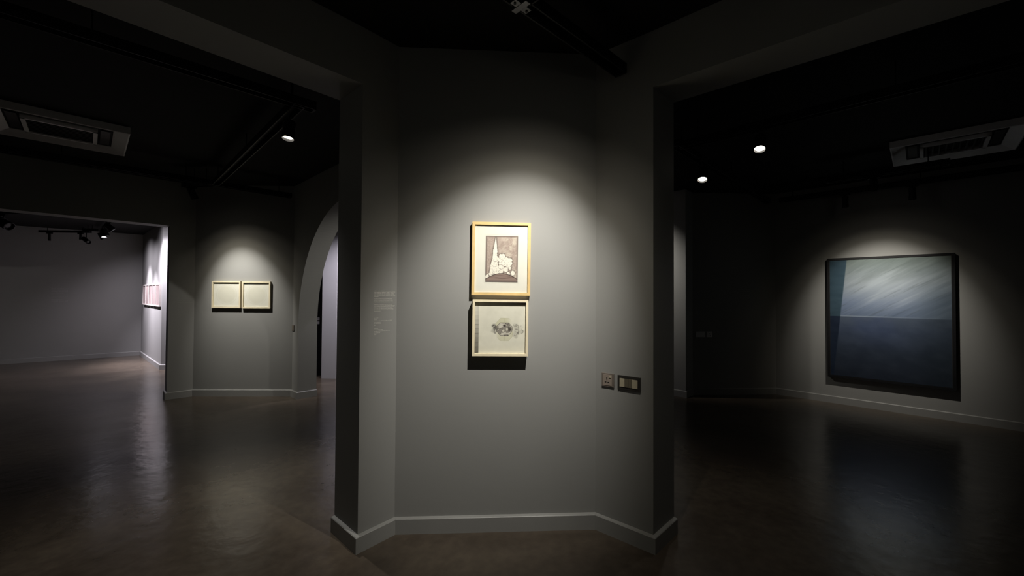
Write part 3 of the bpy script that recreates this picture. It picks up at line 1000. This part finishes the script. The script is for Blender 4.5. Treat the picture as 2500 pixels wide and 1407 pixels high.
# left room
T1, T2 = (-1.60, 3.04), (-3.86, 5.30)
track_system('black lighting track system of the left room, before the arch',
             [(T1, T2), (T2, along(T2, 167, 0.50)), (along(T2, 47, 0.90), along(T2, 225, 3.6)), (along(T1, 48, 0.1), along(T1, 225, 3.3))])
spotlight('bright track spotlight hanging in front of the arch', (-1.764, 3.204, 2.83), (-1.75, 2.7, 0.1), TRK,
          lit=(95, 86, 1.0, WARM, 0.03), track_dir=135, R=0.046)
spotlight('dark track spotlight hanging above the two square drawings', (-4.22, 5.383, 2.86), (-4.03, 6.2, 1.36), TRK,
          lit=(160, 56, 1.0, WARM, 0.006), wide=[(26, 74, 1.0, FRINGE, 0.006), (9, 98, 1.0, FRINGE, 0.01)], track_dir=167)
pl = along(T1, 225, 2.9)  # fill lamp added out of view, for light bounced off the wall
spotlight('added unseen fill spotlight at the near end of the left room, facing its outer wall', (pl[0], pl[1], 2.85), (-7.75, 2.75, 1.5), TRK,
          lit=(300, 70, 1.0, NEUT, 0.02), track_dir=45)
# behind the front pier: lamps for the pale wall, the arch reveal and the tall opening
track_system('black lighting track behind the left half of the pier', [((-2.35, 6.75), (-0.6, 5.0))])
spotlight('track spotlight behind the pier, lighting the pale wall past the arch', (-2.30, 6.70, 2.86), (-3.25, 7.6, 0.8), TRK,
          lit=(190, 100, 1.0, COOL, 0.02), track_dir=-45)
spotlight('track spotlight behind the pier, aimed at the arch reveal', (-1.0, 5.4, 2.86), (-3.0, 6.0, 1.2), TRK,
          lit=(85, 80, 1.0, NEUT, 0.02), track_dir=-45)
track_system('black lighting track behind the right half of the pier', [((0.6, 5.7), (1.35, 6.45))])
spotlight('track spotlight behind the pier, aimed at the tall opening', (1.2, 6.3, 2.86), (2.0, 6.85, 2.15), TRK,
          lit=(120, 84, 1.0, NEUT, 0.02), track_dir=45)
# right room
U1, U2 = (1.59, 3.89), (3.05, 5.35)
UE = (3.83, 6.13)
track_system('black lighting track in the right room carrying the two bright spotlights',
             [(along(U1, 225, 0.1), UE), (along(U1, -45, 0.02), along(U1, -45, 3.0))])
track_system('black lighting track close to the wall above the blue painting', [((3.98, 6.06), (7.0, 3.04))])
spotlight('bright track spotlight in the right room, lower of the two', (2.01, 4.31, 2.83), (1.6, 3.6, 1.2), TRK,
          lit=(14, 80, 1.0, WARM, 0.03), track_dir=45, R=0.05)
spotlight('bright track spotlight in the right room, higher of the two', (2.07, 3.41, 2.83), (1.5, 2.6, 1.0), TRK,
          lit=(12, 70, 1.0, WARM, 0.03), track_dir=-45, R=0.046)
for q, lab in (((4.51, 5.53), 'unlit black spotlight above the blue painting, left of its centre'),
               ((4.97, 5.07), 'unlit black spotlight above the blue painting, right of its centre')):
    spotlight(lab, (q[0], q[1], 2.83), (q[0] + 0.1, q[1] + 0.1, 1.35), TRK, track_dir=-45, R=0.036)
track_system('short black lighting track carrying the lamp for the blue painting', [((3.88, 5.02), (4.6, 4.3))])
spotlight('black spotlight before the blue painting, the one that lights it', (4.18, 4.72, 2.85), (5.09, 5.63, 1.38), TRK,
          lit=(145, 60, 1.0, NEUT, 0.008), wide=[(30, 74, 1.0, FRINGE, 0.01), (3, 100, 1.0, FRINGE, 0.01)], track_dir=-45, R=0.036)
# far left room: a track parallel to the bright wall, seen almost end on
FA, FB = (-9.02, 8.97), (-7.30, 7.43)
FZ, FD = 2.87, math.degrees(math.atan2(FB[1] - FA[1], FB[0] - FA[0]))
def ft(t): return (FA[0] + (FB[0] - FA[0]) * t, FA[1] + (FB[1] - FA[1]) * t)
AR = ft(0.12)
ARM = (AR[0] - 0.32, AR[1] - 0.08)
track_system('black lighting track seen end on in the far left room', [(FA, FB)], z=FZ, top=3.0, wid=0.05, hgt=0.045)
track_system('short black side arm of the end-on track in the far left room', [((AR[0] - 0.10, AR[1] - 0.025), ARM)], z=FZ, top=3.0, wid=0.05, hgt=0.045)
track_system('black lighting track near the far wall of the far left room', [((-10.4, 9.0), (-9.35, 9.05))], z=FZ, top=3.0, wid=0.05, hgt=0.045)
track_system('short black lighting track just inside the wide opening', [((-9.4, 7.05), (-8.2, 6.85))], z=FZ, top=3.0, wid=0.05, hgt=0.045)
WN = (0.667, 0.745)
for (t, z, dirn, az, lab, lw) in (
        (0.10, 2.765, (0.60, 0.74), 1.00, 'lit spotlight of the far left cluster, aimed at the five frames', (400, 66, 1.0, COOL, 0.015)),
        (0.45, 2.765, WN, 0.2, 'lit spotlight of the far left cluster, aimed beside the frames', (560, 64, 1.0, COOL, 0.015)),
        (0.90, 2.765, (0.85, 0.75), 1.75, 'lit spotlight of the far left cluster, nearest and rightmost', (380, 100, 1.0, COOL, 0.015)),
        (0.30, 2.76, (0.75, -0.45), 0.6, 'lit spotlight of the far left cluster, turned towards the hall', (36, 90, 1.0, COOL, 0.03))):
    q = ft(t)
    spotlight(lab, (q[0], q[1], z), (q[0] + dirn[0] * 0.85, q[1] + dirn[1] * 0.85, az), FZ, lit=lw, lens='lens_lit_cool', track_dir=FD,
              wide=([(60, 150, 1.0, COOL, 0.02)] if lw[0] > 200 else None), R=0.05)
q = (AR[0] + (ARM[0] - AR[0]) * 0.85, AR[1] + (ARM[1] - AR[1]) * 0.85)
spotlight('unlit black spotlight hanging lowest of the far left cluster', (q[0], q[1], 2.66), (q[0] + 0.8, q[1] - 0.2, 2.2), FZ, track_dir=14, LEN=0.2)
spotlight('unlit black spotlight at the left edge, beyond the wide opening', (-8.62, 6.92, 2.72), (-7.9, 6.9, 2.3), FZ, track_dir=-9, R=0.075, LEN=0.28)
spotlight('thin unlit black spotlight hanging before the far wall', (-10.2, 9.009, 2.76), (-10.2, 9.009, 1.0), FZ, track_dir=3, R=0.022, LEN=0.16)
spotlight('thin unlit black spotlight right of the far wall caption', (-9.55, 9.040, 2.78), (-9.55, 9.040, 1.0), FZ, track_dir=3, R=0.022, LEN=0.14)

# ------------------------------------------------------------------ ceiling cassette air conditioners
def cassette(label, c, deg):
    r = empty('ceiling_air_conditioner', (c[0], c[1], H), math.radians(deg))
    tag(r, label, 'air conditioner')
    S, s1, s2 = 0.475, 0.36, 0.25
    bm = bmesh.new()
    def ring(a, za, b, zb):
        pa = [bm.verts.new((x * a, y * a, za)) for x, y in ((-1, -1), (1, -1), (1, 1), (-1, 1))]
        pb = [bm.verts.new((x * b, y * b, zb)) for x, y in ((-1, -1), (1, -1), (1, 1), (-1, 1))]
        for i in range(4):
            bm.faces.new((pa[i], pa[(i + 1) % 4], pb[(i + 1) % 4], pb[i]))
    ring(S, 0.0, S, -0.065)
    ring(S, -0.065, S - 0.012, -0.070)
    ring(S - 0.012, -0.070, s1, -0.018)
    ring(s1, -0.018, s1, 0.0)
    obj('panel', bm, 'white_plastic', r)
    bm = bmesh.new()
    box(bm, -s1, s1, -s1, s1, -0.012, -0.008)
    obj('outlet_recess', bm, 'hole_black', r)
    for k in range(4):
        M = Matrix.Rotation(k * math.pi / 2, 4, 'Z')
        bm = bmesh.new()
        box(bm, -s2, s2, s2 + 0.02, s1 - 0.02, -0.028, -0.024, M)
        obj('louvre', bm, 'dark_plastic', r)
    bm = bmesh.new()
    for k in range(4):
        M = Matrix.Rotation(k * math.pi / 2, 4, 'Z')
        box(bm, -s2, s2, s2 - 0.03, s2, -0.058, -0.01, M)
    g = obj('intake_frame', bm, 'white_plastic', r)
    for k in range(9):
        bm = bmesh.new()
        y = -0.2 + k * 0.05
        box(bm, -s2 + 0.03, s2 - 0.03, y - 0.006, y + 0.006, -0.05, -0.03)
        obj('grille_slat', bm, 'dark_plastic', g)
    return r
cassette('white ceiling air conditioner above the left room', (-4.47, 4.03), 46)
cassette('white ceiling air conditioner above the right room', (4.66, 4.31), 45)
